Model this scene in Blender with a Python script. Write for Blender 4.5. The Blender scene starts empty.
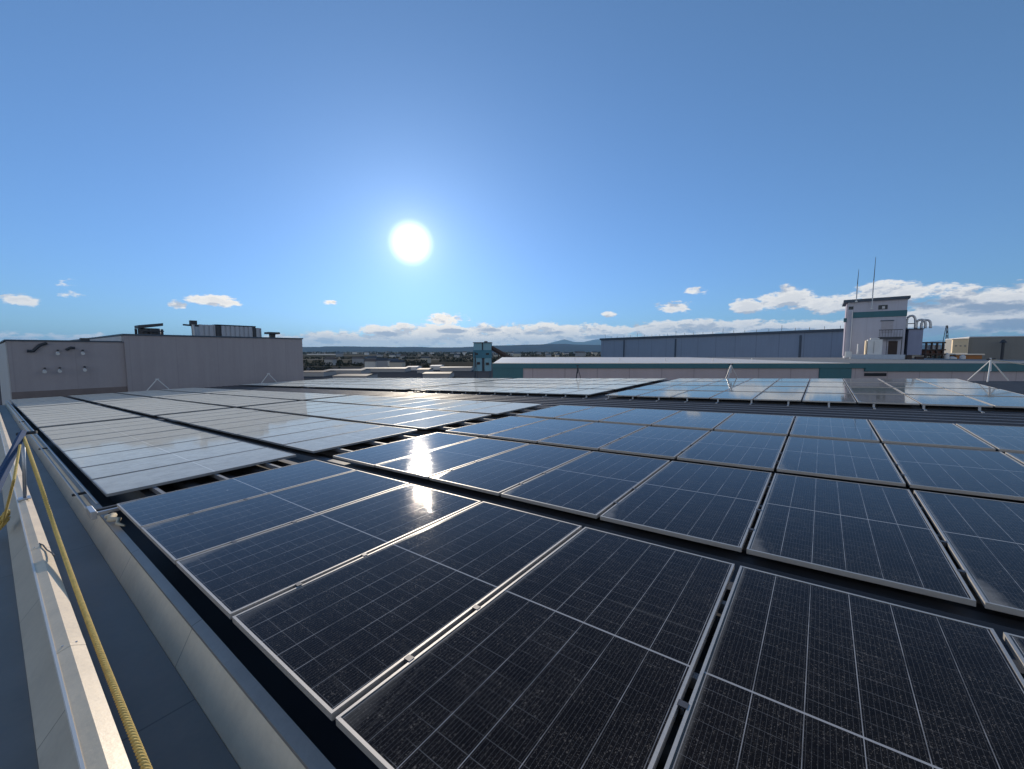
import bpy, bmesh, math, random
import numpy as np
from mathutils import Matrix, Vector
random.seed(7)
rad = math.radians
scene = bpy.context.scene
COL = scene.collection

# ------------------------------------------------------------------ camera, sky, sun, exposure
CZ = 14.0                      # eye height above the ground around the factory
PITCH = rad(4.745)
FPX = 403.57                   # focal length in pixels of a 1024 wide picture
cam_d = bpy.data.cameras.new('camera'); cam = bpy.data.objects.new('camera', cam_d); COL.objects.link(cam)
cam_d.sensor_width = 36; cam_d.lens = 36 * FPX / 1024; cam_d.clip_start = .05; cam_d.clip_end = 200000
cam.location = (0, 0, CZ); cam.rotation_euler = (math.pi / 2 - PITCH, 0, 0)
scene.camera = cam
scene.view_settings.view_transform = 'Standard'; scene.view_settings.look = 'None'
scene.view_settings.gamma = 1; scene.view_settings.use_curve_mapping = False
scene.view_settings.exposure = 0.0
scene.cycles.use_denoising = True
scene.cycles.max_bounces = 6; scene.cycles.volume_bounces = 0
scene.cycles.sample_clamp_indirect = 6
SUN_EL, SUN_AZ = rad(14.18), rad(-13.71)          # azimuth from +Y towards +X
SUN = Vector((math.sin(SUN_AZ) * math.cos(SUN_EL), math.cos(SUN_AZ) * math.cos(SUN_EL), math.sin(SUN_EL)))
SKY_STRENGTH = 0.085
sl = bpy.data.lights.new('sun', 'SUN'); sl.energy = 4.2; sl.angle = rad(.55); sl.color = (1, .87, .70)
so = bpy.data.objects.new('sun', sl); COL.objects.link(so); so.rotation_euler = SUN.to_track_quat('Z', 'Y').to_euler()
so.location = (0, 0, 60)


class NG:
    """small helper for node graphs"""
    def __init__(s, tree): s.t = tree; s.n = tree.nodes; s.l = tree.links
    def new(s, typ, **kw):
        nd = s.n.new(typ)
        for k, v in kw.items(): setattr(nd, k, v)
        return nd
    def put(s, sock, v):
        if isinstance(v, bpy.types.NodeSocket): s.l.new(v, sock)
        else: sock.default_value = v
    def m(s, op, a, b=0.0, c=0.0, clamp=False):
        nd = s.new('ShaderNodeMath', operation=op); nd.use_clamp = clamp
        s.put(nd.inputs[0], a); s.put(nd.inputs[1], b)
        if len(nd.inputs) > 2: s.put(nd.inputs[2], c)
        return nd.outputs[0]
    def rng(s, v, a, b, c=0.0, d=1.0, smooth=True):
        nd = s.new('ShaderNodeMapRange'); nd.interpolation_type = 'SMOOTHSTEP' if smooth else 'LINEAR'
        for i, q in enumerate((v, a, b, c, d)): s.put(nd.inputs[i], q)
        return nd.outputs[0]
    def mix(s, f, a, b, mode='MIX'):
        nd = s.new('ShaderNodeMix', data_type='RGBA', blend_type=mode); nd.clamp_factor = True
        s.put(nd.inputs[0], f); s.put(nd.inputs[6], a); s.put(nd.inputs[7], b)
        return nd.outputs[2]
    def noise(s, vec, scale, detail=3, rough=.55, out=0, dim='3D'):
        nd = s.new('ShaderNodeTexNoise', noise_dimensions=dim)
        s.put(nd.inputs['Vector'], vec); s.put(nd.inputs['Scale'], scale)
        s.put(nd.inputs['Detail'], detail); s.put(nd.inputs['Roughness'], rough)
        return nd.outputs[out]
    def xyz(s, v):
        nd = s.new('ShaderNodeSeparateXYZ'); s.l.new(v, nd.inputs[0]); return nd.outputs
    def vec(s, x, y, z=0.0):
        nd = s.new('ShaderNodeCombineXYZ')
        for i, q in enumerate((x, y, z)): s.put(nd.inputs[i], q)
        return nd.outputs[0]


def px_dir(px, py):
    """viewing direction of a photograph pixel: only used while measuring where things stand"""
    d = np.array([px - 512, 0, 0]) + (384.5 - py) * np.array([0, math.sin(PITCH), math.cos(PITCH)]) \
        + FPX * np.array([0, math.cos(PITCH), -math.sin(PITCH)])
    return d / np.linalg.norm(d)


def W(px, py, dist):
    """world point on that line of sight, dist metres forward (world Y)"""
    d = px_dir(px, py)
    return Vector(d * dist / d[1]) + Vector((0, 0, CZ))


def build_world():
    w = bpy.data.worlds.new('World'); scene.world = w; w.use_nodes = True
    g = NG(w.node_tree)
    for n in list(g.n): g.n.remove(n)
    out = g.new('ShaderNodeOutputWorld'); bg = g.new('ShaderNodeBackground'); bg.inputs[1].default_value = SKY_STRENGTH
    g.l.new(bg.outputs[0], out.inputs[0])
    sky = g.new('ShaderNodeTexSky', sky_type='NISHITA'); sky.sun_disc = False
    sky.sun_elevation = SUN_EL; sky.sun_rotation = SUN_AZ
    sky.altitude = 0; sky.air_density = 1.0; sky.dust_density = .25; sky.ozone_density = 2.2
    tc = g.new('ShaderNodeTexCoord'); d = tc.outputs['Generated']
    nrm = g.new('ShaderNodeVectorMath', operation='NORMALIZE'); g.l.new(d, nrm.inputs[0]); d = nrm.outputs[0]
    x, y, z = g.xyz(d)
    az = g.m('ARCTAN2', x, y); el = g.m('ARCSINE', z)
    # ---- white balance and tone of the sky
    sep = g.xyz(sky.outputs[0])
    col = g.vec(*[g.m('MULTIPLY', g.m('POWER', sep[i], h), k / SKY_STRENGTH) for i, (h, k) in enumerate(((.61, .096), (.69, .1435), (.89, .164)))])
    # ---- clouds: soft ellipses in azimuth / elevation broken up by noise
    v2 = g.vec(g.m('MULTIPLY', az, 1.0), g.m('MULTIPLY', el, 2.2), 0)
    n1 = g.noise(v2, 16, 8, .62); n2 = g.noise(v2, 60, 5, .65)
    wob = g.m('ADD', g.m('MULTIPLY', g.m('SUBTRACT', n1, .5), 3.6), g.m('MULTIPLY', g.m('SUBTRACT', n2, .5), 1.6))
    blobs = CLOUDS
    acc = None
    for (cx, cy, rx, ry, amp) in blobs:
        d0 = px_dir(cx, cy); a0 = math.atan2(d0[0], d0[1]); e0 = math.asin(d0[2])
        dl = px_dir(cx - rx, cy); dr = px_dir(cx + rx, cy)
        ra = abs(math.atan2(dr[0], dr[1]) - math.atan2(dl[0], dl[1])) / 2
        re = abs(math.asin(px_dir(cx, cy - ry)[2]) - math.asin(px_dir(cx, cy + ry)[2])) / 2
        qx = g.m('MULTIPLY', g.m('SUBTRACT', az, a0), 1 / ra)
        qy = g.m('MULTIPLY', g.m('SUBTRACT', el, e0), 1 / re)
        r2 = g.m('ADD', g.m('MULTIPLY', qx, qx), g.m('MULTIPLY', qy, qy))
        f = g.m('MULTIPLY', g.m('SUBTRACT', 1.0, r2), amp)
        f = g.m('MAXIMUM', f, -1.6)
        acc = f if acc is None else g.m('MAXIMUM', acc, f)
    # a low bank of bright cloud, added unseen behind the viewer to brighten shaded faces
    fill_bank = g.m('SUBTRACT', 1.0, g.m('MULTIPLY', g.m('ABSOLUTE', g.m('SUBTRACT', el, .24)), 4.2))
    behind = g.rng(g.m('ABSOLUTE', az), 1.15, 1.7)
    fill_bank = g.m('SUBTRACT', fill_bank, g.m('MULTIPLY', g.m('SUBTRACT', 1.0, behind), 3.0))
    acc = g.m('MAXIMUM', acc, fill_bank)
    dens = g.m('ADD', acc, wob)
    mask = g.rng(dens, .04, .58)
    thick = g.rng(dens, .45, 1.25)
    # shaded undersides: cloud above this direction
    up = g.vec(az, g.m('MULTIPLY', g.m('ADD', el, .012), 2.2), 0)
    n_up = g.noise(up, 16, 8, .62)
    under = g.rng(g.m('SUBTRACT', n_up, n1), -.02, .13)
    sh = None
    for (cx, cy, rx, ry) in CLOUD_SHADE:
        d0 = px_dir(cx, cy); a0 = math.atan2(d0[0], d0[1]); e0 = math.asin(d0[2])
        ra = abs(math.atan2(*px_dir(cx + rx, cy)[:2]) - a0); re = abs(math.asin(px_dir(cx, cy - ry)[2]) - e0)
        qx = g.m('MULTIPLY', g.m('SUBTRACT', az, a0), 1 / ra); qy = g.m('MULTIPLY', g.m('SUBTRACT', el, e0), 1 / re)
        f = g.m('SUBTRACT', 1.0, g.m('ADD', g.m('MULTIPLY', qx, qx), g.m('MULTIPLY', qy, qy)))
        sh = f if sh is None else g.m('MAXIMUM', sh, f)
    sh = g.rng(g.m('ADD', g.m('MAXIMUM', sh, -1.5), g.m('MULTIPLY', wob, 1.1)), -.15, .95)
    grey = g.m('MAXIMUM', g.m('MAXIMUM', g.m('MULTIPLY', thick, .22), g.m('MULTIPLY', under, .65)), g.m('MULTIPLY', sh, .92))
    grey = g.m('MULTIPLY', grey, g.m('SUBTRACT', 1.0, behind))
    sd = g.new('ShaderNodeVectorMath', operation='DOT_PRODUCT'); g.l.new(d, sd.inputs[0]); sd.inputs[1].default_value = SUN
    ang = g.m('ARCCOSINE', g.m('MINIMUM', sd.outputs['Value'], 1.0))
    near = g.rng(ang, .1, .75, 1.0, 0.0)
    white = g.mix(near, (11.6, 11.3, 10.9, 1), (16.0, 14.4, 12.2, 1))
    shade = g.mix(near, (2.9, 3.8, 5.4, 1), (5.4, 5.6, 6.4, 1))
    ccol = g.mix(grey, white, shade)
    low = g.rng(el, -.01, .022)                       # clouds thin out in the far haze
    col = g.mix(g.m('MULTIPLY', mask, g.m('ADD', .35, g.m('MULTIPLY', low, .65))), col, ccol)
    # ---- the sun with its bright circumsolar aureole
    core = g.rng(ang, rad(1.9), rad(3.2), 1, 0)
    halo = g.m('POWER', 2.718, g.m('MULTIPLY', ang, -1 / rad(1.7)))
    halo2 = g.m('POWER', 2.718, g.m('MULTIPLY', ang, -1 / rad(9.0)))
    amt = g.m('ADD', g.m('ADD', g.m('MULTIPLY', core, 6.0), g.m('MULTIPLY', halo, 12.0)), g.m('MULTIPLY', halo2, .6))
    glow = g.new('ShaderNodeVectorMath', operation='SCALE'); glow.inputs[0].default_value = (1, .97, .90); g.l.new(amt, glow.inputs[3])
    add = g.new('ShaderNodeVectorMath', operation='ADD'); g.l.new(col, add.inputs[0]); g.l.new(glow.outputs[0], add.inputs[1])
    g.l.new(add.outputs[0], bg.inputs[0])


CLOUD_SHADE = [(925, 303, 48, 7), (985, 309, 55, 8), (880, 312, 30, 6), 
               (388, 334, 20, 3), (452, 331, 18, 2.6), (490, 330, 16, 2.6), (540, 333, 24, 3), (600, 337, 30, 3), (700, 330, 40, 4), (780, 332, 40, 4), (1010, 325, 50, 7), (940, 332, 60, 6)]
CLOUDS = [  # measured in the photograph: centre, half width, half height, weight
    (10, 298, 30, 7, .75), (218, 301, 28, 6, .8), (176, 305, 11, 4.5, .6), (62, 283, 12, 5, .25), (70, 295, 12, 4, .25),
    (60, 339, 75, 7, .55), (330, 303, 9, 2.5, .4),
    (350, 341, 85, 10, 1.1), (430, 337, 85, 15, 1.15), (445, 319, 24, 7, .8), (378, 327, 22, 4, .6), (403, 326, 12, 3.5, .6),
    (540, 336, 140, 14, 1.15), (700, 330, 130, 11, 1.05), (610, 315, 9, 3, .6),
    (672, 307, 27, 7, .8), (695, 291, 12, 4, .5), (745, 307, 20, 9, .8), (790, 300, 36, 13, .95), (787, 290, 12, 6, .7), (830, 306, 40, 12, .85),
    (900, 292, 55, 13, 1.0), (985, 300, 75, 18, 1.0), (940, 318, 130, 20, 1.0), (1060, 310, 110, 30, 1.0), (830, 330, 80, 12, .8), (1030, 283, 10, 4, .4)]
build_world()

# ------------------------------------------------------------------ materials
MATS = {}


def pmat(name, c, rough=.6, metal=0.0, var=.22, scale=2.5, bump=0.0, streak=0.0, rust=None, spec=.5, joint=None):
    """painted / metal / mineral surface with uneven tone, fine grain and optional vertical run-off streaks"""
    if name in MATS: return MATS[name]
    m = bpy.data.materials.new(name); m.use_nodes = True; g = NG(m.node_tree)
    b = g.n['Principled BSDF']; tc = g.new('ShaderNodeTexCoord'); o = tc.outputs['Object']
    n = g.noise(o, scale, 6, .6); n2 = g.noise(o, scale * 14, 3, .6)
    f = g.m('ADD', g.m('MULTIPLY', g.m('SUBTRACT', n, .5), 2 * var), g.m('MULTIPLY', g.m('SUBTRACT', n2, .5), var))
    if streak:
        x, y, z = g.xyz(o)
        sv = g.vec(g.m('MULTIPLY', x, 1.0), g.m('MULTIPLY', y, 1.0), g.m('MULTIPLY', z, .06))
        f = g.m('ADD', f, g.m('MULTIPLY', g.m('SUBTRACT', g.noise(sv, 2.2, 5, .65), .5), 2 * streak))
    k = g.m('ADD', 1.0, f)
    sc = g.new('ShaderNodeVectorMath', operation='SCALE'); sc.inputs[0].default_value = c[:3]; g.l.new(k, sc.inputs[3])
    col = sc.outputs[0]
    if rust:
        col = g.mix(g.rng(g.noise(o, scale * 3, 5, .7), .56, .72), col, (*rust, 1))
    if joint:                                       # butt joints of the sheets: (axis, spacing, width, depth)
        c0 = g.xyz(o)[joint[0]]
        dd = g.m('MULTIPLY', g.m('ABSOLUTE', g.m('SUBTRACT', g.m('FRACT', g.m('ADD', g.m('DIVIDE', c0, joint[1]), 200.3)), .5)), joint[1])
        col = g.mix(g.m('MULTIPLY', g.rng(dd, joint[2] * .5, joint[2], 1, 0), joint[3]), col, tuple(q * .35 for q in c[:3]) + (1,))
    g.l.new(col, b.inputs['Base Color'])
    g.put(b.inputs['Roughness'], g.m('ADD', rough, g.m('MULTIPLY', g.m('SUBTRACT', n2, .5), .25), clamp=True))
    b.inputs['Metallic'].default_value = metal; b.inputs['Specular IOR Level'].default_value = spec
    if bump:
        bp = g.new('ShaderNodeBump'); bp.inputs['Strength'].default_value = bump; bp.inputs['Distance'].default_value = .01
        g.l.new(n2, bp.inputs['Height']); g.l.new(bp.outputs[0], b.inputs['Normal'])
    MATS[name] = m; return m


PW, PL = 1.150, 2.278


def glass_mat(name, dewy):
    m = bpy.data.materials.new(name); m.use_nodes = True; g = NG(m.node_tree)
    b = g.n['Principled BSDF']; tc = g.new('ShaderNodeTexCoord'); o = tc.outputs['Object']
    x, y, z = g.xyz(o); oi = g.new('ShaderNodeObjectInfo'); rnd = oi.outputs['Random']
    off = g.vec(g.m('MULTIPLY', rnd, 37.0), g.m('MULTIPLY', rnd, 91.0), g.m('MULTIPLY', rnd, 13.0))
    ov = g.new('ShaderNodeVectorMath', operation='ADD'); g.l.new(o, ov.inputs[0]); g.l.new(off, ov.inputs[1]); ov = ov.outputs[0]
    # cells: six columns, 24 half cells with a wider gap in the middle, fine bus wires
    def line(c, period, half, phase=0.0):
        t = g.m('ADD', g.m('DIVIDE', c, period), phase + 100.5)
        dd = g.m('MULTIPLY', g.m('ABSOLUTE', g.m('SUBTRACT', g.m('FRACT', t), .5)), period)
        return g.rng(dd, half * .7, half * 1.3, 1, 0, smooth=False)
    colw = (PW - .05) / 6
    wear = g.rng(g.noise(ov, 3.0, 3, .6), .32, .62)
    l_col = g.m('MULTIPLY', line(x, colw, .0016), g.m('ADD', .35, g.m('MULTIPLY', wear, .65)))
    l_mid = g.rng(g.m('ABSOLUTE', y), .0045, .0065, 1, 0, smooth=False)
    l_half = g.m('MULTIPLY', line(y, (PL - .05) / 24, .0011), g.m('MULTIPLY', wear, .34))
    l_bus = g.m('MULTIPLY', line(x, colw / 10, .0007, .5), .17)
    lines = g.m('MAXIMUM', g.m('MAXIMUM', l_col, l_mid), g.m('MAXIMUM', l_half, l_bus))
    cell = g.mix(g.noise(ov, 1.2, 2), (.006, .0038, .003, 1), (.0085, .006, .0048, 1))
    base = g.mix(lines, cell, (.42, .42, .43, 1))
    # dried dew and dust: speckles, plus a soft veil
    vo = g.new('ShaderNodeTexVoronoi', feature='F1'); g.l.new(ov, vo.inputs['Vector']); vo.inputs['Scale'].default_value = 230
    rr = g.xyz(vo.outputs['Color'])
    size = g.m('MULTIPLY', g.m('POWER', rr[0], 2.2), .52)
    dot = g.m('MULTIPLY', g.rng(g.m('SUBTRACT', size, vo.outputs['Distance']), .0, .1), g.m('ADD', .25, g.m('MULTIPLY', rr[1], .75)))
    vo2 = g.new('ShaderNodeTexVoronoi', feature='F1'); g.l.new(ov, vo2.inputs['Vector']); vo2.inputs['Scale'].default_value = 70
    r2 = g.xyz(vo2.outputs['Color'])
    dot2 = g.m('MULTIPLY', g.rng(g.m('SUBTRACT', g.m('MULTIPLY', g.m('POWER', r2[0], 4), .42), vo2.outputs['Distance']), .0, .12), .55)
    cloudy = g.rng(g.noise(ov, 5.0, 5, .65), .30, .72)
    mott = g.m('MULTIPLY', g.rng(g.noise(ov, 55, 3, .7), .5, .75), .16)
    spk = g.m('MULTIPLY', g.m('MAXIMUM', g.m('MAXIMUM', dot, dot2), mott), g.m('ADD', .35, g.m('MULTIPLY', cloudy, .65)))
    base = g.mix(g.m('MULTIPLY', spk, .50), base, (.46, .40, .34, 1))
    base = g.mix(g.m('ADD', .19 if dewy else .002, g.m('MULTIPLY', cloudy, .13 if dewy else .012)), base, (.70, .79, .82, 1) if dewy else (.40, .36, .31, 1))
    # drip marks that run down the slope, and the odd bird dropping
    dv = g.vec(g.m('MULTIPLY', x, 1.3), g.m('MULTIPLY', y, 16.0), g.m('MULTIPLY', rnd, 50.0))
    drip = g.m('MULTIPLY', g.rng(g.noise(dv, 1.0, 4, .6), .56, .74), g.rng(g.noise(ov, 1.1, 2), .48, .68))
    base = g.mix(g.m('MULTIPLY', drip, .055), base, (.42, .39, .35, 1))
    vo3 = g.new('ShaderNodeTexVoronoi', feature='F1'); g.l.new(ov, vo3.inputs['Vector']); vo3.inputs['Scale'].default_value = 2.4
    r3 = g.xyz(vo3.outputs['Color'])
    blot = g.m('MULTIPLY', g.rng(g.m('ADD', vo3.outputs['Distance'], g.m('MULTIPLY', g.m('SUBTRACT', g.noise(ov, 60, 3), .5), .06)), .018, .034, 1, 0), g.rng(r3[0], .90, .91))
    base = g.mix(g.m('MULTIPLY', blot, .8), base, (.50, .49, .45, 1))
    # dirt left where water dries: along the low long edge and in its corner
    nn = g.m('MULTIPLY', g.m('SUBTRACT', g.noise(ov, 9, 5, .65), .5), .9)
    ex = g.m('ADD', x, PW / 2 - .02); ey = g.m('ADD', y, PL / 2 - .02)
    dsum = g.m('ADD', g.m('DIVIDE', ex, .12), g.m('DIVIDE', ey, .46))
    wedge = g.rng(g.m('ADD', dsum, nn), .35, 1.1, 1, 0)
    edge = g.m('MULTIPLY', g.rng(g.m('ADD', ex, g.m('MULTIPLY', nn, .02)), .004, .03, 1, 0), .3)
    ring = g.m('MULTIPLY', g.rng(g.m('ABSOLUTE', g.m('SUBTRACT', g.m('ADD', dsum, nn), 1.3)), .0, .14, 1, 0), .06)
    dirt = g.m('MAXIMUM', g.m('MAXIMUM', g.m('MULTIPLY', wedge, g.m('ADD', .15, g.m('MULTIPLY', rnd, .40))), edge), ring)
    base = g.mix(dirt, base, (.33, .31, .28, 1))
    g.l.new(base, b.inputs['Base Color'])
    g.put(b.inputs['Roughness'], g.m('ADD', .35 if dewy else .047, g.m('ADD', g.m('MULTIPLY', spk, .10), g.m('MULTIPLY', dirt, .45)), clamp=True))
    b.inputs['IOR'].default_value = 1.12 if dewy else 1.225
    b.inputs['Sheen Weight'].default_value = .46 if dewy else .07; b.inputs['Sheen Roughness'].default_value = .3 if dewy else .2; b.inputs['Sheen Tint'].default_value = (.93, .98, 1, 1) if dewy else (1, .95, .88, 1)
    if dewy: b.inputs['Specular IOR Level'].default_value = 0; b.inputs['Coat Weight'].default_value = .55; b.inputs['Coat Roughness'].default_value = .05; b.inputs['Coat IOR'].default_value = 1.33
    bp = g.new('ShaderNodeBump'); bp.inputs['Strength'].default_value = .05; bp.inputs['Distance'].default_value = .002
    g.l.new(spk, bp.inputs['Height']); g.l.new(bp.outputs[0], b.inputs['Normal'])
    return m


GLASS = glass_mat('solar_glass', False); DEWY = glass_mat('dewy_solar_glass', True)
CLAMPM = pmat('clamp_aluminium', (.11, .11, .12), .5, .7, .2, 20)
FRAMED = pmat('dark_grey_frame', (.26, .28, .30), .5, .4, .12, 4)  # darker frame colour so the seams show between the dewy panels
FRAME = pmat('anodised_aluminium', (.50, .48, .455), .52, .55, .10, 4)
STEEL = pmat('galvanised_steel', (.50, .52, .55), .45, .8, .18, 6)
DARKSTEEL = pmat('dark_steel', (.055, .06, .07), .55, .3, .2, 3)
DECK = pmat('slate_roof_paint', (.085, .088, .10), .55, 0, .25, 1.2)
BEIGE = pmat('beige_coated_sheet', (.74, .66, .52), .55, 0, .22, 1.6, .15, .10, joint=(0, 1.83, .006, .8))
GUTTER = pmat('blue_grey_coated_sheet', (.19, .17, .15), .5, 0, .34, 1.1, .1, joint=(0, 3.6, .008, .7))
CAPW = pmat('cream_coping_paint', (.80, .65, .46), .45, 0, .24, 3.0, .08)
FLASH = pmat('pale_blue_flashing', (.30, .29, .28), .42, .2, .26, 3, joint=(0, 1.83, .006, .8))
ROPE = pmat('yellow_rope_fibre', (.78, .56, .17), .8, 0, .35, 30, .5)
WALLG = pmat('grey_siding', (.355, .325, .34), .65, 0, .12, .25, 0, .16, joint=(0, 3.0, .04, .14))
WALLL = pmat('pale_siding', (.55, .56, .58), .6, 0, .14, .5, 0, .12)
WHITE = pmat('white_paint', (.74, .74, .73), .5, 0, .10, 1.0, 0, .08)
PINK = pmat('mauve_siding', (.43, .385, .41), .65, 0, .10, .3, 0, .12, joint=(0, 4.0, .06, .5))
TEAL = pmat('teal_paint', (.03, .14, .175), .5, 0, .15, .4, 0, .08)
BLUEW = pmat('blue_grey_siding', (.22, .29, .40), .6, 0, .10, .12, 0, .14, joint=(0, 6.0, .12, .4))
DKBLUE = pmat('dark_blue_trim', (.05, .08, .12), .5, 0, .2, .5)
CREAM = pmat('cream_concrete_roof', (.90, .76, .61), .40, 0, .18, .15)
TAN = pmat('tan_render', (.85, .68, .45), .75, 0, .12, .3, 0, .08)
GREYM = pmat('mid_grey_sheet', (.24, .235, .22), .6, 0, .14, .3, 0, .1)
WINDOWM = pmat('dark_window', (.02, .025, .035), .12, 0, .2, 1)
ORANGE = pmat('orange_lit_sheet', (.42, .17, .05), .7, 0, .3, .8)  # warm light on the shed wall is put into its base colour
BROWN = pmat('dark_brown_steel', (.06, .04, .035), .7, 0, .3, .8)
STRAPB = pmat('blue_grey_plate', (.06, .10, .19), .85, .0, .2, 3, spec=.08)
STRAPW = pmat('pale_rope_fibre', (.60, .54, .42), .85, 0, .25, 20)

# ------------------------------------------------------------------ roof frame: X down-slope reversed (to the right), Y across, z normal
ROOF = Matrix(((0.7927693321460311, 0.6083756314011818, -0.037361439024067154),
               (-0.6082048213660038, 0.7935961730490657, 0.017088282213986186),
               (0.04004598951060115, 0.009176341269304875, 0.9991557003215396)))
EYE = 1.4896                   # the eye is this far above the plane of the glass


def RP(x, y, z=0.0):
    return ROOF @ Vector((x, y, z - EYE)) + Vector((0, 0, CZ))


def RM(x, y, z=0.0, jitter=None):
    r = ROOF.copy()
    if jitter: r = r @ Matrix.Rotation(jitter[0], 3, 'X') @ Matrix.Rotation(jitter[1], 3, 'Y')
    return Matrix.Translation(RP(x, y, z)) @ r.to_4x4()


def roof_px(px, py, h=0.0):
    """roof coordinates where the line of sight of a pixel meets height h over the glass plane"""
    d = ROOF.transposed() @ Vector(px_dir(px, py)); d = d / -d[2]
    return d[0] * (EYE - h), d[1] * (EYE - h), h


# ------------------------------------------------------------------ mesh building
class MB:
    def __init__(s): s.v = []; s.f = []
    def quad(s, *p):
        n = len(s.v); s.v += [tuple(q) for q in p]; s.f.append(tuple(range(n, n + len(p)))); return s
    def box(s, a, b):
        (x0, y0, z0), (x1, y1, z1) = a, b
        return s.hexa([(x0, y0, z0), (x1, y0, z0), (x1, y1, z0), (x0, y1, z0)], [(x0, y0, z1), (x1, y0, z1), (x1, y1, z1), (x0, y1, z1)])
    def hexa(s, lo, hi):
        n = len(s.v); k = len(lo); s.v += [tuple(q) for q in lo] + [tuple(q) for q in hi]
        s.f.append(tuple(reversed(range(n, n + k)))); s.f.append(tuple(range(n + k, n + 2 * k)))
        for i in range(k): j = (i + 1) % k; s.f.append((n + i, n + j, n + k + j, n + k + i))
        return s
    def extrude(s, prof, p0, p1, fn):
        """closed profile swept from p0 to p1, fn(p, a, b) gives the point"""
        return s.hexa([fn(p0, *q) for q in prof], [fn(p1, *q) for q in prof])
    def tube(s, pts, r, n=8, cap=True):
        pts = [Vector(p) for p in pts]; base = len(s.v)
        rs = r if isinstance(r, (list, tuple)) else [r] * len(pts)
        prev = None
        for i, p in enumerate(pts):
            t = (pts[min(i + 1, len(pts) - 1)] - pts[max(i - 1, 0)]).normalized()
            ref = Vector((0, 0, 1)) if abs(t.z) < .95 else Vector((1, 0, 0))
            a = t.cross(ref).normalized(); b2 = a.cross(t)
            for k in range(n):
                th = 2 * math.pi * k / n; s.v.append(tuple(p + (a * math.cos(th) + b2 * math.sin(th)) * rs[i]))
        for i in range(len(pts) - 1):
            for k in range(n):
                j = (k + 1) % n; q = base + i * n
                s.f.append((q + k, q + j, q + n + j, q + n + k))
        if cap:
            s.f.append(tuple(range(base, base + n))); q = base + (len(pts) - 1) * n; s.f.append(tuple(range(q + n - 1, q - 1, -1)))
        return s
    def build(s, name, mat, parent=None, org=None, bevel=0, smooth=False):
        me = bpy.data.meshes.new(name)
        v = s.v if org is None else [(a - org[0], b - org[1], c - org[2]) for a, b, c in s.v]
        me.from_pydata(v, [], s.f); me.materials.append(mat)
        bm = bmesh.new(); bm.from_mesh(me); bmesh.ops.recalc_face_normals(bm, faces=bm.faces)
        if bevel: bmesh.ops.bevel(bm, geom=list(bm.edges), offset=bevel, segments=1, affect='EDGES')
        bm.to_mesh(me); bm.free()
        if smooth:
            for p in me.polygons: p.use_smooth = True
        o = bpy.data.objects.new(name, me); COL.objects.link(o)
        if parent: o.parent = parent
        return o


def tag(o, label=None, cat=None, group=None, kind=None):
    if label: o['label'] = label
    if cat: o['category'] = cat
    if group: o['group'] = group
    if kind: o['kind'] = kind
    return o


def thing(name, label, cat, mat4, group=None):
    o = bpy.data.objects.new(name, None); COL.objects.link(o); o.empty_display_size = .2
    o.matrix_world = mat4 if isinstance(mat4, Matrix) else Matrix.Translation(mat4)
    return tag(o, label, cat, group)


def copy_tree(o, mat4):
    c = o.copy(); COL.objects.link(c); c.matrix_world = mat4
    for ch in o.children:
        d = ch.copy(); COL.objects.link(d); d.parent = c
        for g2 in ch.children:
            e = g2.copy(); COL.objects.link(e); e.parent = d
    return c


# ------------------------------------------------------------------ ground, hills, air
def ground_mat():
    m = bpy.data.materials.new('winter_fields'); m.use_nodes = True; g = NG(m.node_tree); b = g.n['Principled BSDF']
    tc = g.new('ShaderNodeTexCoord'); o = tc.outputs['Object']; x, y, z = g.xyz(o)
    v = g.vec(g.m('MULTIPLY', x, 1 / 420), g.m('MULTIPLY', y, 1 / 130), 0)
    vo = g.new('ShaderNodeTexVoronoi', distance='CHEBYCHEV'); g.l.new(v, vo.inputs['Vector']); vo.inputs['Scale'].default_value = 1; vo.inputs['Randomness'].default_value = .8
    r = g.xyz(vo.outputs['Color'])
    ramp = g.new('ShaderNodeValToRGB'); g.l.new(r[0], ramp.inputs[0]); ramp.color_ramp.interpolation = 'CONSTANT'
    cols = [(0, (.07, .062, .052)), (.22, (.15, .13, .10)), (.4, (.05, .055, .042)), (.55, (.24, .21, .17)), (.72, (.08, .072, .058)), (.88, (.32, .29, .25))]
    els = ramp.color_ramp.elements
    while len(els) < len(cols): els.new(.5)
    for e, (p, c) in zip(els, cols): e.position = p; e.color = (*c, 1)
    n = g.noise(o, .02, 6, .6)
    c = g.mix(g.rng(n, .35, .7), ramp.outputs[0], (.10, .09, .065, 1))
    g.l.new(c, b.inputs['Base Color']); b.inputs['Roughness'].default_value = .95; b.inputs['Specular IOR Level'].default_value = 0
    return m


MB().quad((-45000, -8000, 0), (45000, -8000, 0), (45000, 46000, 0), (-45000, 46000, 0)).build('ground', ground_mat())['kind'] = 'structure'
FOREST = pmat('wooded_hillside', (.065, .064, .078), .95, 0, .35, .004, 0, 0, None, 0)
ALP = pmat('bare_mountain', (.09, .09, .085), .95, 0, .3, .002, 0, 0, None, 0)


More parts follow.
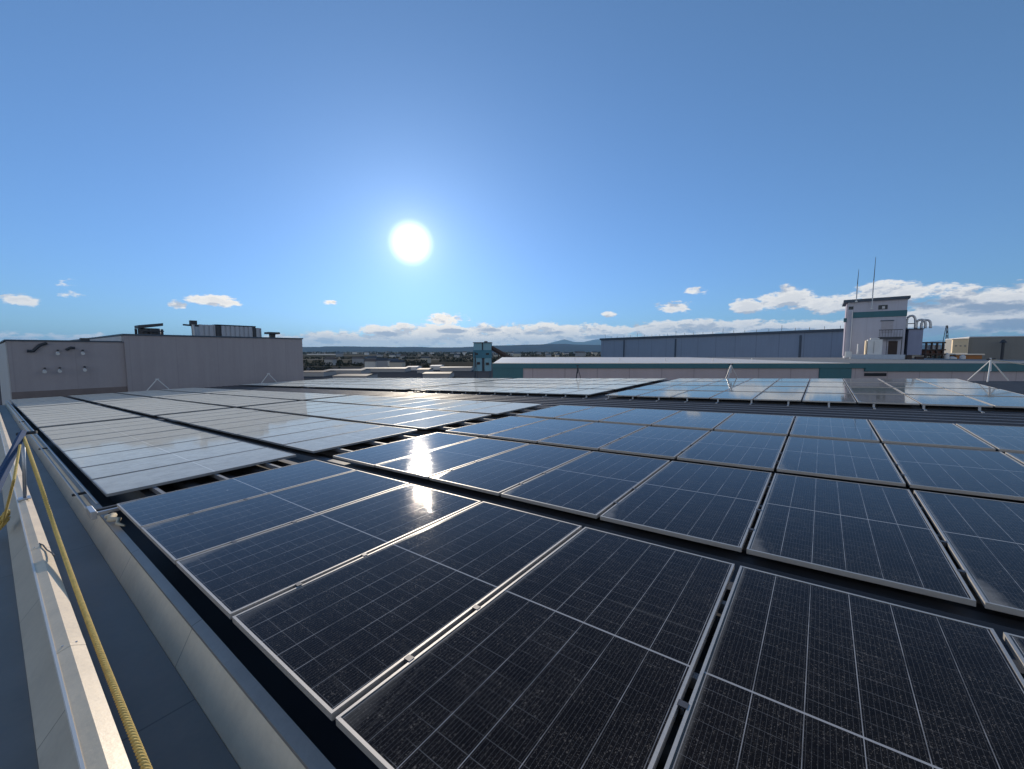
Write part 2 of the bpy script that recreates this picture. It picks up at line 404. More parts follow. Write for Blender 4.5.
def ridge(name, dist, pts, depth, mat, rough, seed):
    rnd = random.Random(seed); mb = MB(); xs = np.linspace(pts[0][0], pts[-1][0], 220)
    hs = np.interp(xs, [p[0] for p in pts], [p[1] for p in pts])
    wob = np.zeros_like(xs)
    for k in range(1, 8):
        wob += np.sin(xs * .011 * 2 ** k + rnd.random() * 6.3) * rough / 1.75 ** k
    rows = []
    for fr, hh in ((0, 0), (.35, .45), (.7, .85), (1, 1), (1.6, .5), (2.2, -.02)):
        row = []
        for i, xx in enumerate(xs):
            h = max(.3, hs[i] + wob[i]); p = W(xx, 351 - h, dist)
            jit = 1 + (.12 * math.sin(i * .9 + fr * 7) + .06 * math.sin(i * 2.3 + fr * 3)) * (0 < fr < 1)
            row.append((p.x, dist + (fr - 1) * depth, max(-3, (p.z) * hh * jit)))
        rows.append(row)
    n = len(xs); mb.v = [q for r_ in rows for q in r_]
    for a in range(len(rows) - 1):
        for i in range(n - 1): mb.f.append((a * n + i, a * n + i + 1, (a + 1) * n + i + 1, (a + 1) * n + i))
    o = mb.build(name, mat, None, None, 0, True); o['kind'] = 'structure'; return o


ridge('hills', 9000, [(-500, 4), (250, 3.2), (330, 4.2), (420, 4.4), (480, 5.2), (560, 6), (640, 6), (760, 5), (900, 6), (1024, 6), (1600, 5)], 1500, FOREST, 1.3, 3)
ridge('mountains', 24000, [(-500, 2), (300, 2), (460, 3), (540, 5), (566, 12), (578, 8), (600, 13), (640, 6), (760, 4), (880, 6), (940, 11), (985, 9), (1024, 13), (1150, 9), (1600, 6)], 4000, ALP, 1.2, 11)


def haze():
    m = bpy.data.materials.new('pale_air'); m.use_nodes = True; g = NG(m.node_tree)
    g.n.remove(g.n['Principled BSDF'])
    v = g.new('ShaderNodeVolumePrincipled'); v.inputs['Color'].default_value = (.30, .62, 1, 1); v.inputs['Density'].default_value = 3.2e-5
    v.inputs['Anisotropy'].default_value = .15
    g.l.new(v.outputs[0], g.n['Material Output'].inputs['Volume'])
    o = MB().box((-47000, -9000, -4), (47000, 47500, 1150)).build('haze', m); o['kind'] = 'stuff'


haze()

# ------------------------------------------------------------------ the factory under the panels
XL, XR, YF = -44.4, 34.0, 24.5
fac = thing('factory_building', 'slate blue ribbed metal roof and beige edge carrying the solar panels', 'building', RM(0, 0, -.3))
FZ = .3                                             # children are in roof axes, origin .3 m under the glass plane


def fpt(x, a, b): return (x, a, b + FZ)


prof = [(.762, -.42), (1.0, -.42)]
yy = 1.10
while yy < YF - .4:
    prof += [(yy, -.21), (yy + .05, -.13), (yy + .16, -.13), (yy + .21, -.21)]; yy += .45
prof += [(YF, -.21), (YF, -.50), (.762, -.50)]
MB().extrude(prof, XL, XR, fpt).build('roof_deck', DECK, fac)
MB().extrude([(.758, -.415), (.756, -.200), (.712, -.212), (.712, -.235), (.702, -.235), (.702, -.203), (.722, -.196), (.760, -.185)], XL, 9, fpt).build('verge_flashing', FLASH, fac)
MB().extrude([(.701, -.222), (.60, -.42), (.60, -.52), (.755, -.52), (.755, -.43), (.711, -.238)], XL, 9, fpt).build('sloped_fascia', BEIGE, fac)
MB().extrude([(.598, -.425), (.26, -.43), (.26, -.47), (.598, -.47)], XL, 9, fpt).build('gutter', GUTTER, fac)
coping = MB().extrude([(.249, -.185), (.187, -.155), (.124, -.172), (.124, -.205), (.132, -.215), (.241, -.215), (.249, -.200)], XL, 9, fpt).build('coping', CAPW, fac)
MB().extrude([(.1285, -.166), (.117, -.169), (.116, -.212), (.1235, -.212)], XL, 9, fpt).build('drip_edge', WHITE, coping)
MB().extrude([(.236, -.216), (.138, -.216), (.138, -.60), (.236, -.60)], XL, 9, fpt).build('parapet', pmat('mauve_grey_sheet', (.20, .17, .17), .6), fac)
MB().extrude([(.137, -.34), (.012, -.50), (.012, -.56), (.137, -.56)], XL, 9, fpt).build('sloped_fascia', pmat('darker_beige_sheet', (.50, .45, .37), .6, 0, .25, 1.4, .15, .1, joint=(0, 1.83, .006, .8)), fac)  # left fascia gets a darker beige than the right one
MB().extrude([(.011, -.51), (-1.6, -.52), (-1.6, -.58), (.011, -.58)], XL, 9, fpt).build('gutter', GUTTER, fac)
for xx in (1.0, -1.35, -3.7, -6.05, -8.4, -10.75, -13.1, -15.5, -20, -25):
    MB().extrude([(.2495, -.1840), (.187, -.1535), (.1275, -.1695), (.1275, -.1712), (.187, -.1548), (.2495, -.1855)], xx, xx + .09, fpt).build('joint_plate', CAPW, coping)
    for q in (.215, .158):
        MB().tube([(xx + .045, q, FZ - .154 - abs(q - .187) * (.49 if q > .187 else .28)), (xx + .045, q, FZ - .150 - abs(q - .187) * (.49 if q > .187 else .28))], .006, 6).build('screw', STEEL, coping)


def wallprism(pts, drop, mat, name, parent, mw):
    iv = mw.inverted(); lo = []; hi = []
    for p in pts:
        hi.append(iv @ p); q = p.copy(); q.z = drop; lo.append(iv @ q)
    return MB().hexa(lo, hi).build(name, mat, parent)


wallprism([RP(XL + .3, .9, -.51), RP(XR - .3, .9, -.51), RP(XR - .3, YF - .2, -.51), RP(XL + .3, YF - .2, -.51)], 0, PINK, 'wall', fac, fac.matrix_world)
wallprism([RP(XL + .3, -1.5, -.6), RP(9, -1.5, -.6), RP(9, .55, -.6), RP(XL + .3, .55, -.6)], 0, PINK, 'wall', fac, fac.matrix_world)

# ------------------------------------------------------------------ solar panels
GRP = 'solar panels mounted in rows on the factory roof'


def make_panel(gm):
    t = thing('solar_panel', 'x', 'solar panel', RM(0, 0), GRP)
    w, l, d, lip = PW / 2, PL / 2, .035, .014
    f = MB()
    f.box((-w, -l, -d), (-w + lip, l, 0)); f.box((w - lip, -l, -d), (w, l, 0))
    f.box((-w + lip, -l, -d), (w - lip, -l + lip, -.0004)); f.box((-w + lip, l - lip, -d), (w - lip, l, -.0004))
    f.build('frame', FRAME if gm is GLASS else FRAMED, t)
    gl = MB().box((-w + lip, -l + lip, -.009), (w - lip, l - lip, -.003)); gl.build('glass', gm, t)
    return t


def add_clamps(t):
    for yy in (-.74, -.24):
        MB().box((PW / 2 + .012, yy - .022, -.03), (PW / 2 + .026, yy + .022, -.002)).box((PW / 2 - .004, yy - .016, .0005), (PW / 2 + .037, yy + .016, .003)).build('clamp', CLAMPM, t)


ROWY = [.7906, 3.3589, 5.858, 8.357, 13.853, 16.352, 18.851, 21.35]
ORD = ['first', 'second', 'third', 'fourth', 'fifth', 'sixth', 'seventh', 'eighth', 'ninth', 'tenth', 'eleventh']
ROWN = ['row beside the roped coping', 'second row from the roped coping', 'third row from the roped coping', 'row just before the ribbed strip',
        'row just beyond the ribbed strip', 'second row beyond the ribbed strip', 'third row beyond the ribbed strip', 'row along the far roof edge']
PITCHX = 1.184
BLOCKS = [  # left end X, number of columns, rows, side word, adjective
    (-6.373, {0: 7, 1: 8, 2: 8, 3: 9, 4: 9, 5: 9, 6: 9, 7: 9}, 'solar panel %s right of the wide cross gap, %s'),
    (-17.65, {r: 9 for r in range(8)}, 'solar panel %s left of the wide cross gap, %s'),
    (-29.95, {r: 10 for r in range(8)}, 'solar panel in %s column of the middle left block, %s'),
    (-42.2, {r: 10 for r in range(8)}, 'solar panel %s in the block below the grey building, %s')]
proto = make_panel(GLASS); proto_d = make_panel(DEWY); proto_c = make_panel(GLASS); add_clamps(proto_c)
first = True
for bi, (x0, rows, lab) in enumerate(BLOCKS):
    for r, n in rows.items():
        for c in range(n):
            xa = x0 + c * PITCHX + .017; xc = xa + PW / 2; yc = ROWY[r] + PL / 2
            jit = (rad(random.gauss(0, .10)), rad(random.gauss(0, .10)))
            t = copy_tree((proto_c if r < 3 else proto) if bi == 0 else proto_d, RM(xc, yc, 0, jit))
            cc = c if bi == 0 else n - 1 - c
            t['label'] = lab % (ORD[cc], ROWN[r])
for p in (proto, proto_c, proto_d):
    for ch in list(p.children): bpy.data.objects.remove(ch)
    bpy.data.objects.remove(p)

def rail_mesh():
    return MB().box((-12.0, -.02, 0), (6.0, .02, .058))


# rails that carry the panels, seen crossing the gaps
for r in range(4):
    for k, off in enumerate((.45, 1.14, 1.83)):
        y = ROWY[r] + off
        t = tag(rail_mesh().build('mounting_rail', pmat('dull_rail', (.22, .23, .25), .6, .3, .2, 5)), '%s rail under the %s, bridging the dark cross gap' % (['near', 'middle', 'far'][k], ROWN[r]), 'rail', 'mounting rails under the panels')
        t.matrix_world = RM(0, y, -.097)
for k in range(26):
    x = 2.87 + .907 - k * .907
    if -18.3 < x < -17.6: continue
    o = MB().box((-.022, -.03, .0), (.022, .01, .10)).box((-.022, -.30, -.0), (.022, -.031, .022)).build('support_bracket', STEEL)
    o.matrix_world = RM(x, 13.83, -.137)
    tag(o, 'small pale bracket foot at the panel edge along the bare ribbed strip', 'bracket', 'bracket feet along the ribbed strip')

# conduits along the left edge of the left-hand block, and the bracket at their near end
cd = thing('cable_conduit', 'pair of grey conduits running along the panel edge above the beige fascia', 'conduit', RM(-6.85, .66, -.13))
for y, z in ((-.05, .02), (.03, .07)):
    MB().tube([(0, y, z), (-12, y + .004, z - .01), (-37, y, z)], .013, 8).build('pipe', STEEL, cd, None, 0, True)
for xx in (-1.2, -7, -16):
    MB().box((xx - .02, -.08, -.03), (xx + .02, .09, .0)).build('saddle', DARKSTEEL, cd)
br = thing('rail_end_bracket', 'dark steel bracket and rail ends at corner of the wide cross gap', 'bracket', RM(-6.7, .75, -.13))
MB().box((-.03, -.12, 0), (.03, 1.1, .04)).build('crossbar', DARKSTEEL, br, None, .004)
MB().box((.12, -.10, .0), (.16, 1.3, .04)).build('crossbar', STEEL, br, None, .004)
MB().box((-.12, -.16, -.02), (.22, -.11, .07)).build('end_plate', STEEL, br, None, .004)
rag = [(.30, -.02, .02), (.38, .03, .035), (.46, -.01, .02), (.56, .05, .03), (.66, .02, .01), (.78, .06, 0)]
rg = MB().tube([(a - 6.7, b + .72, c - .15) for a, b, c in rag], [.02, .035, .03, .022, .018, .01], 8)
o = rg.build('cable_tail', STRAPW, None, None, 0, True); o.matrix_world = RM(0, 0, 0)
tag(o, 'short frayed cream strap lying at the corner of the cross gap', 'strap')

# ------------------------------------------------------------------ safety line: post, yellow rope, coil
def ray(px, py, t):
    """roof coordinates on the sight line of a pixel at fraction t of the way down to the glass plane"""
    x, y, _ = roof_px(px, py); return Vector((x * t, y * t, EYE * (1 - t)))


apex = ray(23, 434, .52)
base_c = Vector((apex.x, .19, -.155))
post = thing('safety_post', 'blue grey steel post with brace plate holding the yellow rope over the coping', 'post', RM(*base_c))
A = apex - base_c
foot = ray(-14, 505, .80) - base_c
MB().tube([A + Vector((.03, 0, .03)), foot * .5 + A * .5, foot], [.035, .045, .055], 4).build('brace_plate', STRAPB, post)
MB().tube([Vector((0, 0, 0)), A + Vector((0, 0, .02))], .018, 8).build('pole', STEEL, post, None, 0, True)
MB().tube([A + Vector((-.06, -.05, 0)), A + Vector((.03, .12, .01))], .022, 8).build('clamp', DARKSTEEL, post)
MB().box((-.10, -.06, 0), (.10, .05, .012)).build('base_plate', STEEL, post)


def rope_mesh(pts, r, twist, n=6):
    """three-strand laid rope: three round strands wound round each other"""
    pts = [Vector(p) for p in pts]; fine = []
    for i in range(len(pts) - 1):
        L = (pts[i + 1] - pts[i]).length; k = max(2, int(L / (twist / 12)))
        for j in range(k): fine.append(pts[i].lerp(pts[i + 1], j / k))
    fine.append(pts[-1]); mb = MB(); d = 0; st = [[], [], []]
    for i, p in enumerate(fine):
        if i: d += (p - fine[i - 1]).length
        t = (fine[min(i + 1, len(fine) - 1)] - fine[max(i - 1, 0)]).normalized(); a = t.cross(Vector((0, 0, 1))).normalized(); b = a.cross(t)
        for q in range(3):
            ph = d / twist * 2 * math.pi + q * 2.0944
            st[q].append(p + (a * math.cos(ph) + b * math.sin(ph)) * r * .52)
    for q in range(3): mb.tube(st[q], r * .56, n)
    return mb


ctl = [(23, 435, .525), (37, 475, .70), (54, 526, .87), (73, 580, .99), (93, 634, 1.0), (114, 688, 1), (136, 743, 1), (161, 803, 1), (232, 970, 1)]
P = [ray(*c) for c in ctl]
P[2:] = [Vector((p.x * (h / (EYE - p.z)), p.y * (h / (EYE - p.z)), EYE - h)) for p, h in zip(P[2:], (1.50, 1.65, 1.688, 1.692, 1.692, 1.692, 1.692))]


def smooth_path(P, m=10):
    out = []
    for i in range(len(P) - 1):
        p0, p1, p2, p3 = P[max(i - 1, 0)], P[i], P[i + 1], P[min(i + 2, len(P) - 1)]
        for j in range(m):
            t = j / m
            out.append(.5 * ((2 * p1) + (p2 - p0) * t + (2 * p0 - 5 * p1 + 4 * p2 - p3) * t * t + (3 * p1 - p0 - 3 * p2 + p3) * t ** 3))
    out.append(P[-1]); return out


o = rope_mesh(smooth_path(P), .0158, .075).build('safety_rope', ROPE, None, None, 0, True); o.matrix_world = RM(0, 0)
tag(o, 'long yellow twisted rope stretched from the safety post along the cream coping', 'rope')
cc = Vector(roof_px(3, 520, -.30)); hang = [ray(20, 445, .56), ray(14, 480, .68)]
coil = []
for i in range(140):
    a = i * .31; k = i / 140
    coil.append(cc + Vector((math.cos(a) * (.10 + .02 * math.sin(i * .7)), math.sin(a) * (.045 + .015 * math.cos(i)), .06 * math.sin(a * 1.0) + .07 * math.sin(i * .37) * .7)))
o = rope_mesh(hang + coil[::2], .011, .06, 5).build('rope_coil', ROPE, None, None, 0, True); o.matrix_world = RM(0, 0)
tag(o, 'coiled yellow rope bundle hanging from the safety post at the left picture edge', 'rope')
wavy = [roof_px(x, y, h) for x, y, h in ((34, 545, -.17), (38, 543, -.165), (43, 545, -.148), (47, 550, -.160), (52, 553, -.15), (54, 556, -.14))]
o = MB().tube(wavy, .006, 6).build('dark_line', DARKSTEEL); o.matrix_world = RM(0, 0)  # dark wavy line across the coping, drawn as a thin tube
tag(o, 'thin black tie line lying across the cream coping beside the yellow rope', 'cord')


def tripod(px, top_y, foot_y, label, group, mat=STEEL, spread=.36, height=None, yline=24.2):
    x, y, _ = roof_px(px, foot_y)
    k = yline / y; x *= 1.0
    fpos = Vector((x * k, yline, -.13))
    dist = (RP(*fpos) - Vector((0, 0, CZ)))
    h = (foot_y - top_y) / FPX * dist.y * .98
    t = thing('safety_stanchion', label, 'stanchion', RM(*fpos), group)
    for a in (0.5, 2.6, 4.4): MB().tube([(0, 0, h * .97), (math.cos(a) * spread, math.sin(a) * spread, 0)], .021, 6).build('leg', mat, t)
    MB().tube([(0, 0, h * .45), (0, 0, h + .06)], .03, 6).build('pole', mat, t)
    MB().tube([(-.12, 0, h), (.12, 0, h + .02)], .03, 6).build('crossarm', DARKSTEEL, t)
    return t, fpos + Vector((0, 0, h))


_, s1 = tripod(731, 363, 379, 'thin grey tripod stanchion at the far roof edge before the mauve wall', 'tripod stanchions')
_, s2 = tripod(990, 357, 379, 'tall pale tripod stanchion with ropes at right end of the far roof edge', 'tripod stanchions', WHITE, .62)
_, s3 = tripod(578, 366, 380, 'thin stanchion at the far roof edge before the teal wall corner', 'tripod stanchions', DARKSTEEL, .2)
_, s4 = tripod(476, 352, 379, 'tall dark stanchion at the far roof edge before the blue silo', 'tripod stanchions', DARKSTEEL, .18)
for (q0, q1, lab) in ((s2, Vector((s2.x + 3.4, 24.2, s2.z - .75)), 'pale rope sloping down right from the tall tripod stanchion'),):
    mid = (q0 + q1) / 2 - Vector((0, 0, .05))
    o = MB().tube(smooth_path([q0, mid, q1], 6), .022, 6).build('lifeline_rope', STRAPW); o.matrix_world = RM(0, 0); tag(o, lab, 'rope')
for px, py, lab in ((158, 388, 'white inverted V support at foot of the tall grey wall'), (269, 381, 'small inverted V support by the right corner of the grey wall')):
    X, Y, _ = roof_px(px, py); k = -42.9 / X
    t = thing('rail_support', lab, 'support', RM(-42.9, Y * k, -.1), 'inverted V supports')
    for s in (-1, 1): MB().tube([(0, 0, .95), (.0, s * .75, 0)], .035, 6).build('leg', WHITE, t)
    MB().tube([(0, -.12, .95), (0, .12, .95)], .04, 6).build('crossarm', WHITE, t)


# ------------------------------------------------------------------ buildings helper: front wall defined by two ground-plan points and a depth
class Block:
    """local frame: x along the front wall, y away from the viewer, z up; origin at the left foot of the front"""
    def __init__(s, a, b, z0=0.0):
        s.a = Vector((a[0], a[1], z0)); d = Vector((b[0] - a[0], b[1] - a[1], 0)); s.L = d.length; s.x = d.normalized()
        s.y = Vector((-s.x.y, s.x.x, 0))
        s.M = Matrix(((s.x.x, s.y.x, 0, s.a.x), (s.x.y, s.y.y, 0, s.a.y), (0, 0, 1, s.a.z), (0, 0, 0, 1)))
    def hit(s, px, py, off=0.0):
        """local (x, z) where a sight line meets the vertical plane y = off of the block"""
        d = Vector(px_dir(px, py)); o = Vector((0, 0, CZ)); p0 = s.a + s.y * off
        t = (p0 - o).dot(s.y) / d.dot(s.y); q = o + d * t - s.a
        return q.dot(s.x), q.z


def rect(b, x0, y0, x1, y1, d0, d1, off=0.0):
    """box on block b: pixel rectangle on its front plane, from depth d0 to d1"""
    xa, za = b.hit(x0, y1, off); xb, zb = b.hit(x1, y0, off); _, zc = b.hit((x0 + x1) / 2, y1, off); _, zd = b.hit((x0 + x1) / 2, y0, off)
    return MB().box((xa, off + d0, zc), (xb, off + d1, zd))


# ---- grey building on the left
gb = Block(RP(-44.6, .56).xy, RP(-44.6, 20.3).xy)
t = thing('grey_building', 'big windowless mauve grey building at left with equipment on its roof', 'building', gb.M)
xs, zs = gb.hit(124, 338); x1, z1 = gb.hit(303, 337.2); xl, zl = gb.hit(7, 344.0); _, zl2 = gb.hit(100, 342)
x1 = gb.hit(303, 360)[0]
zt = (zs + z1) / 2; zlow = min(zl2, zt - .35)
MB().box((xs, 0, 0), (x1, 34, zt)).build('tall_wall', WALLG, t)
MB().box((xl, .25, 0), (xs - .003, 34, zlow)).build('low_wall', WALLG, t)
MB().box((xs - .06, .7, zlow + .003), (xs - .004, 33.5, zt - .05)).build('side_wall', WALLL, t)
MB().box((xl - .06, .6, 6), (xl - .004, 33.5, zlow - .1)).build('side_wall', WALLL, t)  # paler slab: the lighter look of this turned side is put into its colour
MB().box((xs - .1, -.08, zt + .002), (x1 + .08, 34.1, zt + .12)).build('roof_edge', DKBLUE, t)
MB().box((xl - .1, .17, zlow + .002), (xs - .1, 34.1, zlow + .10)).build('roof_edge', DKBLUE, t)
MB().box((xl - .02, .20, 9.0), (xs - .01, .249, gb.hit(60, 390)[1])).build('base_band', pmat('dark_mauve_band', (.20, .165, .16), .7), t)
for i in range(1, 9):
    pass
pp = [gb.hit(x, y, .1) for x, y in ((27, 351), (33, 351), (40, 345), (47, 343))]
MB().tube([(a, .10, c) for a, c in pp], .10, 8).build('wall_pipe', DARKSTEEL, t)
pp = [gb.hit(x, y, .1) for x, y in ((66, 350), (71, 347.5), (75, 348))]
MB().tube([(a, .10, c) for a, c in pp], .09, 8).build('wall_pipe', DARKSTEEL, t)
for px, py in ((45, 369), (60, 368.5), (85, 367.5), (58, 351), (83, 351)):
    a, c = gb.hit(px, py, .05)
    lm = MB().tube([(a, .24, c + .05), (a, -.05, c + .05)], .06, 8).build('wall_lamp', DARKSTEEL, t)
    MB().tube([(a - .05, -.09, c - .12), (a - .05, -.35, c - .2)], [.08, .11], 10).build('lamp_head', WHITE, lm)
a, c = gb.hit(85, 342, .3); MB().tube([(a, .35, c - .3), (a, .35, c + .25)], .06, 6).build('vent_post', DARKSTEEL, t)
MB().box((a - .25, .15, c + .06), (a + .25, .6, c + .30)).build('vent_cap', DARKSTEEL, t)
# roof equipment
def on_roof(b, off, zr, px0, py0, px1):
    xa, _ = b.hit(px0, py0, off); xb, zb = b.hit(px1, py0, off); return xa, xb, max(zb, zr + .8)


off = 7.0; xa, xb, zb = on_roof(gb, off, zt, 138.5, 323.5, 161.5)
ct = thing('cooling_tower', 'dark open steel frame with fans on the grey building roof, leftmost unit', 'cooling tower', gb.M @ Matrix.Translation((xa, off, zt)))
w, h = xb - xa, zb - zt
for fx in (0, .5, 1):
    for fy in (0, 1.3): MB().box((fx * w - .09, fy - .06, 0), (fx * w + .09, fy + .06, h - .56)).build('post', DARKSTEEL, ct)
MB().hexa([(-.05, -.1, h - .55), (w + .1, -.1, h - .22), (w + .1, 1.5, h - .22), (-.05, 1.5, h - .55)], [(-.05, -.1, h - .25), (w + .1, -.1, h + .04), (w + .1, 1.5, h + .04), (-.05, 1.5, h - .25)]).build('top_deck', DARKSTEEL, ct)
MB().box((-.1, -.2, h * .42), (w + .1, -.1, h * .5)).build('guard_rail', DARKSTEEL, ct)
for fx in (.36, .68): MB().tube([(fx * w, .7, 0.0), (fx * w, .7, h * .66)], [.62, .55], 12).build('fan_drum', DARKSTEEL, ct)
off = 5.0; xa, xb, zb = on_roof(gb, off, zt, 199.5, 327, 261.5)
lv = thing('louvred_enclosure', 'long ribbed pale grey enclosure with post on the grey building roof', 'enclosure', gb.M @ Matrix.Translation((xa, off, zt)))
w, h = xb - xa, zb - zt
LOUV = pmat('pale_grey_louvre', (.42, .45, .50), .5, .1, .12, 1)
for (f0, f1, mt, dz, nm) in ((0, .24, LOUV, 0, 'panel_bank'), (.245, .325, DARKSTEEL, -.05, 'dark_panel'), (.33, .845, LOUV, -.04, 'panel_bank'), (.85, .90, DARKSTEEL, .06, 'dark_panel'), (.905, 1.0, LOUV, -.12, 'panel_bank')):
    mb = MB(); x = f0 * w
    while x < f1 * w - .05:
        x2 = min(x + .42, f1 * w); mb.box((x, 0, 0), (x2 - .13, 2.6, h + dz)); mb.box((x2 - .1299, .08, 0), (x2 - .0001, 2.6, h + dz - .03)); x = x2
    mb.build(nm, mt, lv)
MB().box((.24 * w, -.02, h + .001), (.9 * w, 2.7, h + .07)).build('top_rail', DKBLUE, lv)
xa2 = gb.hit(195.5, 330, off)[0] - xa; zp = gb.hit(195.5, 321.5, off)[1] - zt
MB().tube([(xa2, .3, 0), (xa2 - .15, .3, zp)], .17, 8).build('post', STEEL, lv)
MB().tube([(xa2 - .9, .3, zp - .35), (xa2 + 1.0, .3, zp - .45)], .09, 6).build('crossarm', DARKSTEEL, lv)
MB().box((xa2 - .35, .1, zp - .3), (xa2 + .2, .5, zp + .1)).build('lamp_head', DARKSTEEL, lv)
off = 6.0; xa, xb, zb = on_roof(gb, off, zt, 269, 332.3, 279.5)
sv = thing('roof_vent', 'small dark table shaped vent near right end of the grey building roof', 'vent', gb.M @ Matrix.Translation((xa, off, zt)))
w, h = xb - xa, zb - zt
MB().box((-.05, 0, h - .22), (w + .05, 1.2, h)).build('vent_cap', DARKSTEEL, sv)
MB().box((w * .3, .3, 0), (w * .7, .9, h - .222)).build('vent_stem', DARKSTEEL, sv)

# ---- low mauve and teal building beyond the roof, its flat cream roof
D1 = 50.0
pl, pr = W(494, 363, D1), W(1200, 363, D1)
lb = Block(pl.xy, (pr.x, D1))
zr = lb.hit(600, 363.0)[1]
t = thing('low_factory', 'long low mauve and teal factory with flat cream roof beyond the panels', 'building', lb.M)
L = lb.L; xc1, xc2, xc3 = lb.hit(523, 370)[0], lb.hit(819, 370)[0], lb.hit(851, 370)[0]
zt1 = lb.hit(600, 368.2)[1]; zt2 = lb.hit(900, 371.3)[1]; zgnd = -0.0
MB().box((0, 0, 0), (L, 46, zr - .16)).build('wall', PINK, t)
MB().box((-.15, -.12, 0), (xc1, -.003, zt1)).build('end_panel', TEAL, t)
MB().box((xc2, -.12, 0), (xc3, -.003, zt1)).build('end_panel', TEAL, t)
MB().box((-.2, -.22, zt1 + .002), (xc3 + 1.6, 46.2, zr - .07)).build('fascia', TEAL, t)
MB().box((xc3 + 1.602, -.22, zt2), (L, 44, zr - .07)).build('fascia', TEAL, t)
MB().box((-.1, -.10, zr - .069), (xc3 - .3, 46, zr)).build('roof', CREAM, t)
MB().box((xc3 - .298, -.10, zr - .069), (L, 44, zr - .02)).build('roof', pmat('grey_felt_roof', (.2, .21, .22), .85), t)
x0, za = lb.hit(864, 376); x1_, zb = lb.hit(886, 373); MB().box((x0, -.09, za), (x1_, -.004, zb)).build('vent_slot', WINDOWM, t)
for px in (585, 637, 690, 745, 790):
    x_, z_ = lb.hit(px, 363); MB().tube([(x_, 8, zr), (x_, 8, zr + .45)], .05, 6).build('roof_vent', WHITE, t)

# ---- long blue grey hall behind it
a, b_ = W(601, 351, 168), W(846, 351, 99)
hb = Block(a.xy, b_.xy)
t = thing('long_hall', 'long blue grey hall with dark sloping roofline left of the tower', 'building', hb.M)
zA, zB = hb.hit(601, 340.2)[1], hb.hit(845, 331.0)[1]
L = hb.L
MB().hexa([(0, 0, 0), (L, 0, 0), (L, 30, 0), (0, 30, 0)], [(0, 0, zA), (L, 0, zB), (L, 30, zB), (0, 30, zA)]).build('wall', BLUEW, t)
MB().hexa([(-.4, -.5, zA + .004), (L, -.5, zB + .004), (L, 30.5, zB + .004), (-.4, 30.5, zA + .004)], [(-.4, -.5, zA + .75), (L, -.5, zB + .6), (L, 30.5, zB + .6), (-.4, 30.5, zA + .75)]).build('roof_edge', DKBLUE, t)
for px in (624, 675.5, 800):
    x_, _ = hb.hit(px, 350); MB().box((x_ - .22, -.25, 0), (x_ + .22, -.003, zA - .3)).build('downpipe', DKBLUE, t)
mb = MB()
for i in range(25):
    x_ = L * (.02 + .96 * i / 24); z_ = zA + (zB - zA) * x_ / L + .6
    mb = MB().tube([(x_, .6, z_), (x_, .6, z_ + (.8 if i % 5 else 1.6))], .05, 5); mb.build('roof_rod', DARKSTEEL, t)

# ---- stair and plant tower with antennas
D2 = 84.0
def grid_wall(p0, p1, d):
    """two ground-plan points of a wall that runs parallel to the roof's long side"""
    a = W(p0, 351, d); q = px_dir(p1, 351); k = q[0] / q[1]; u = (.793, -.609)
    t_ = (k * a.y - a.x) / (u[0] - k * u[1]); return a.xy, (a.x + u[0] * t_, a.y + u[1] * t_)


tb = Block(*grid_wall(848, 908, D2))
t = thing('plant_tower', 'mauve and teal tower block with door, balcony and sloped roof at right', 'building', tb.M)
def TB(x0, y0, x1, y1, d0, d1, nm, mat, par=None): return rect(tb, x0, y0, x1, y1, d0, d1).build(nm, mat, par or t)
xa, za = tb.hit(848, 302.5); xb, zb = tb.hit(908, 298.5); _, zc = tb.hit(907, 354.5)
MB().hexa([(xa, 0, 5), (xb, 0, 5), (xb, 9, 5), (xa, 9, 5)], [(xa, 0, za), (xb, 0, zb), (xb, 9, zb), (xa, 9, za)]).build('wall', pmat('pale_mauve_siding', (.50, .50, .57), .65, 0, .10, .3, 0, .16, joint=(0, 2.2, .04, .3)), t)
MB().hexa([(xa - .7, -.5, za + .004), (xb + .3, -.5, zb + .004), (xb + .3, 9.4, zb + .004), (xa - .7, 9.4, za + .004)], [(xa - .7, -.5, za + .5), (xb + .3, -.5, zb + .5), (xb + .3, 9.4, zb + .5), (xa - .7, 9.4, za + .5)]).build('roof', DKBLUE, t)
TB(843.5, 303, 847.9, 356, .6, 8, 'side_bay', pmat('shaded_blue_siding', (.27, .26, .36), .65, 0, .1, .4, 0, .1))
TB(853, 311.2, 907.3, 317.0, -.12, -.004, 'teal_band', TEAL)
TB(843.6, 318, 847.8, 322, .4, .59, 'teal_band', TEAL)
TB(849.2, 311.2, 852.8, 355, -.7, -.005, 'corner_duct', WHITE)
w1 = TB(848.6, 306.5, 853.5, 309.6, -.05, -.003, 'window', WINDOWM)
w2 = TB(878.2, 305.0, 887.8, 309.4, -.05, -.003, 'window', WINDOWM)
TB(882.0, 306.2, 885.0, 308.6, -.09, -.052, 'pane', WALLL, w2)
dr = TB(881, 321.2, 893.5, 333, -.06, -.003, 'door', pmat('grey_door', (.42, .40, .44), .5), t)
TB(880.4, 320.2, 894.1, 321.1, -.14, -.004, 'door_hood', DKBLUE, dr)
bal = TB(878, 337, 901.5, 339.0, -1.6, -.004, 'balcony', DARKSTEEL)
for px in np.linspace(878.3, 901.2, 9):
    TB(px, 330.2, px + .8, 336.9, -1.6, -1.55, 'baluster', DARKSTEEL, bal)
TB(878, 329.8, 901.6, 330.5, -1.62, -1.54, 'handrail', DARKSTEEL, bal)
TB(887.5, 341, 897.8, 354.4, -.05, -.003, 'dark_opening', BROWN)  # flat dark sheet standing in for the shade inside an opening
TB(899.3, 339.1, 901.2, 354.5, -1.5, -1.2, 'balcony_post', DARKSTEEL)
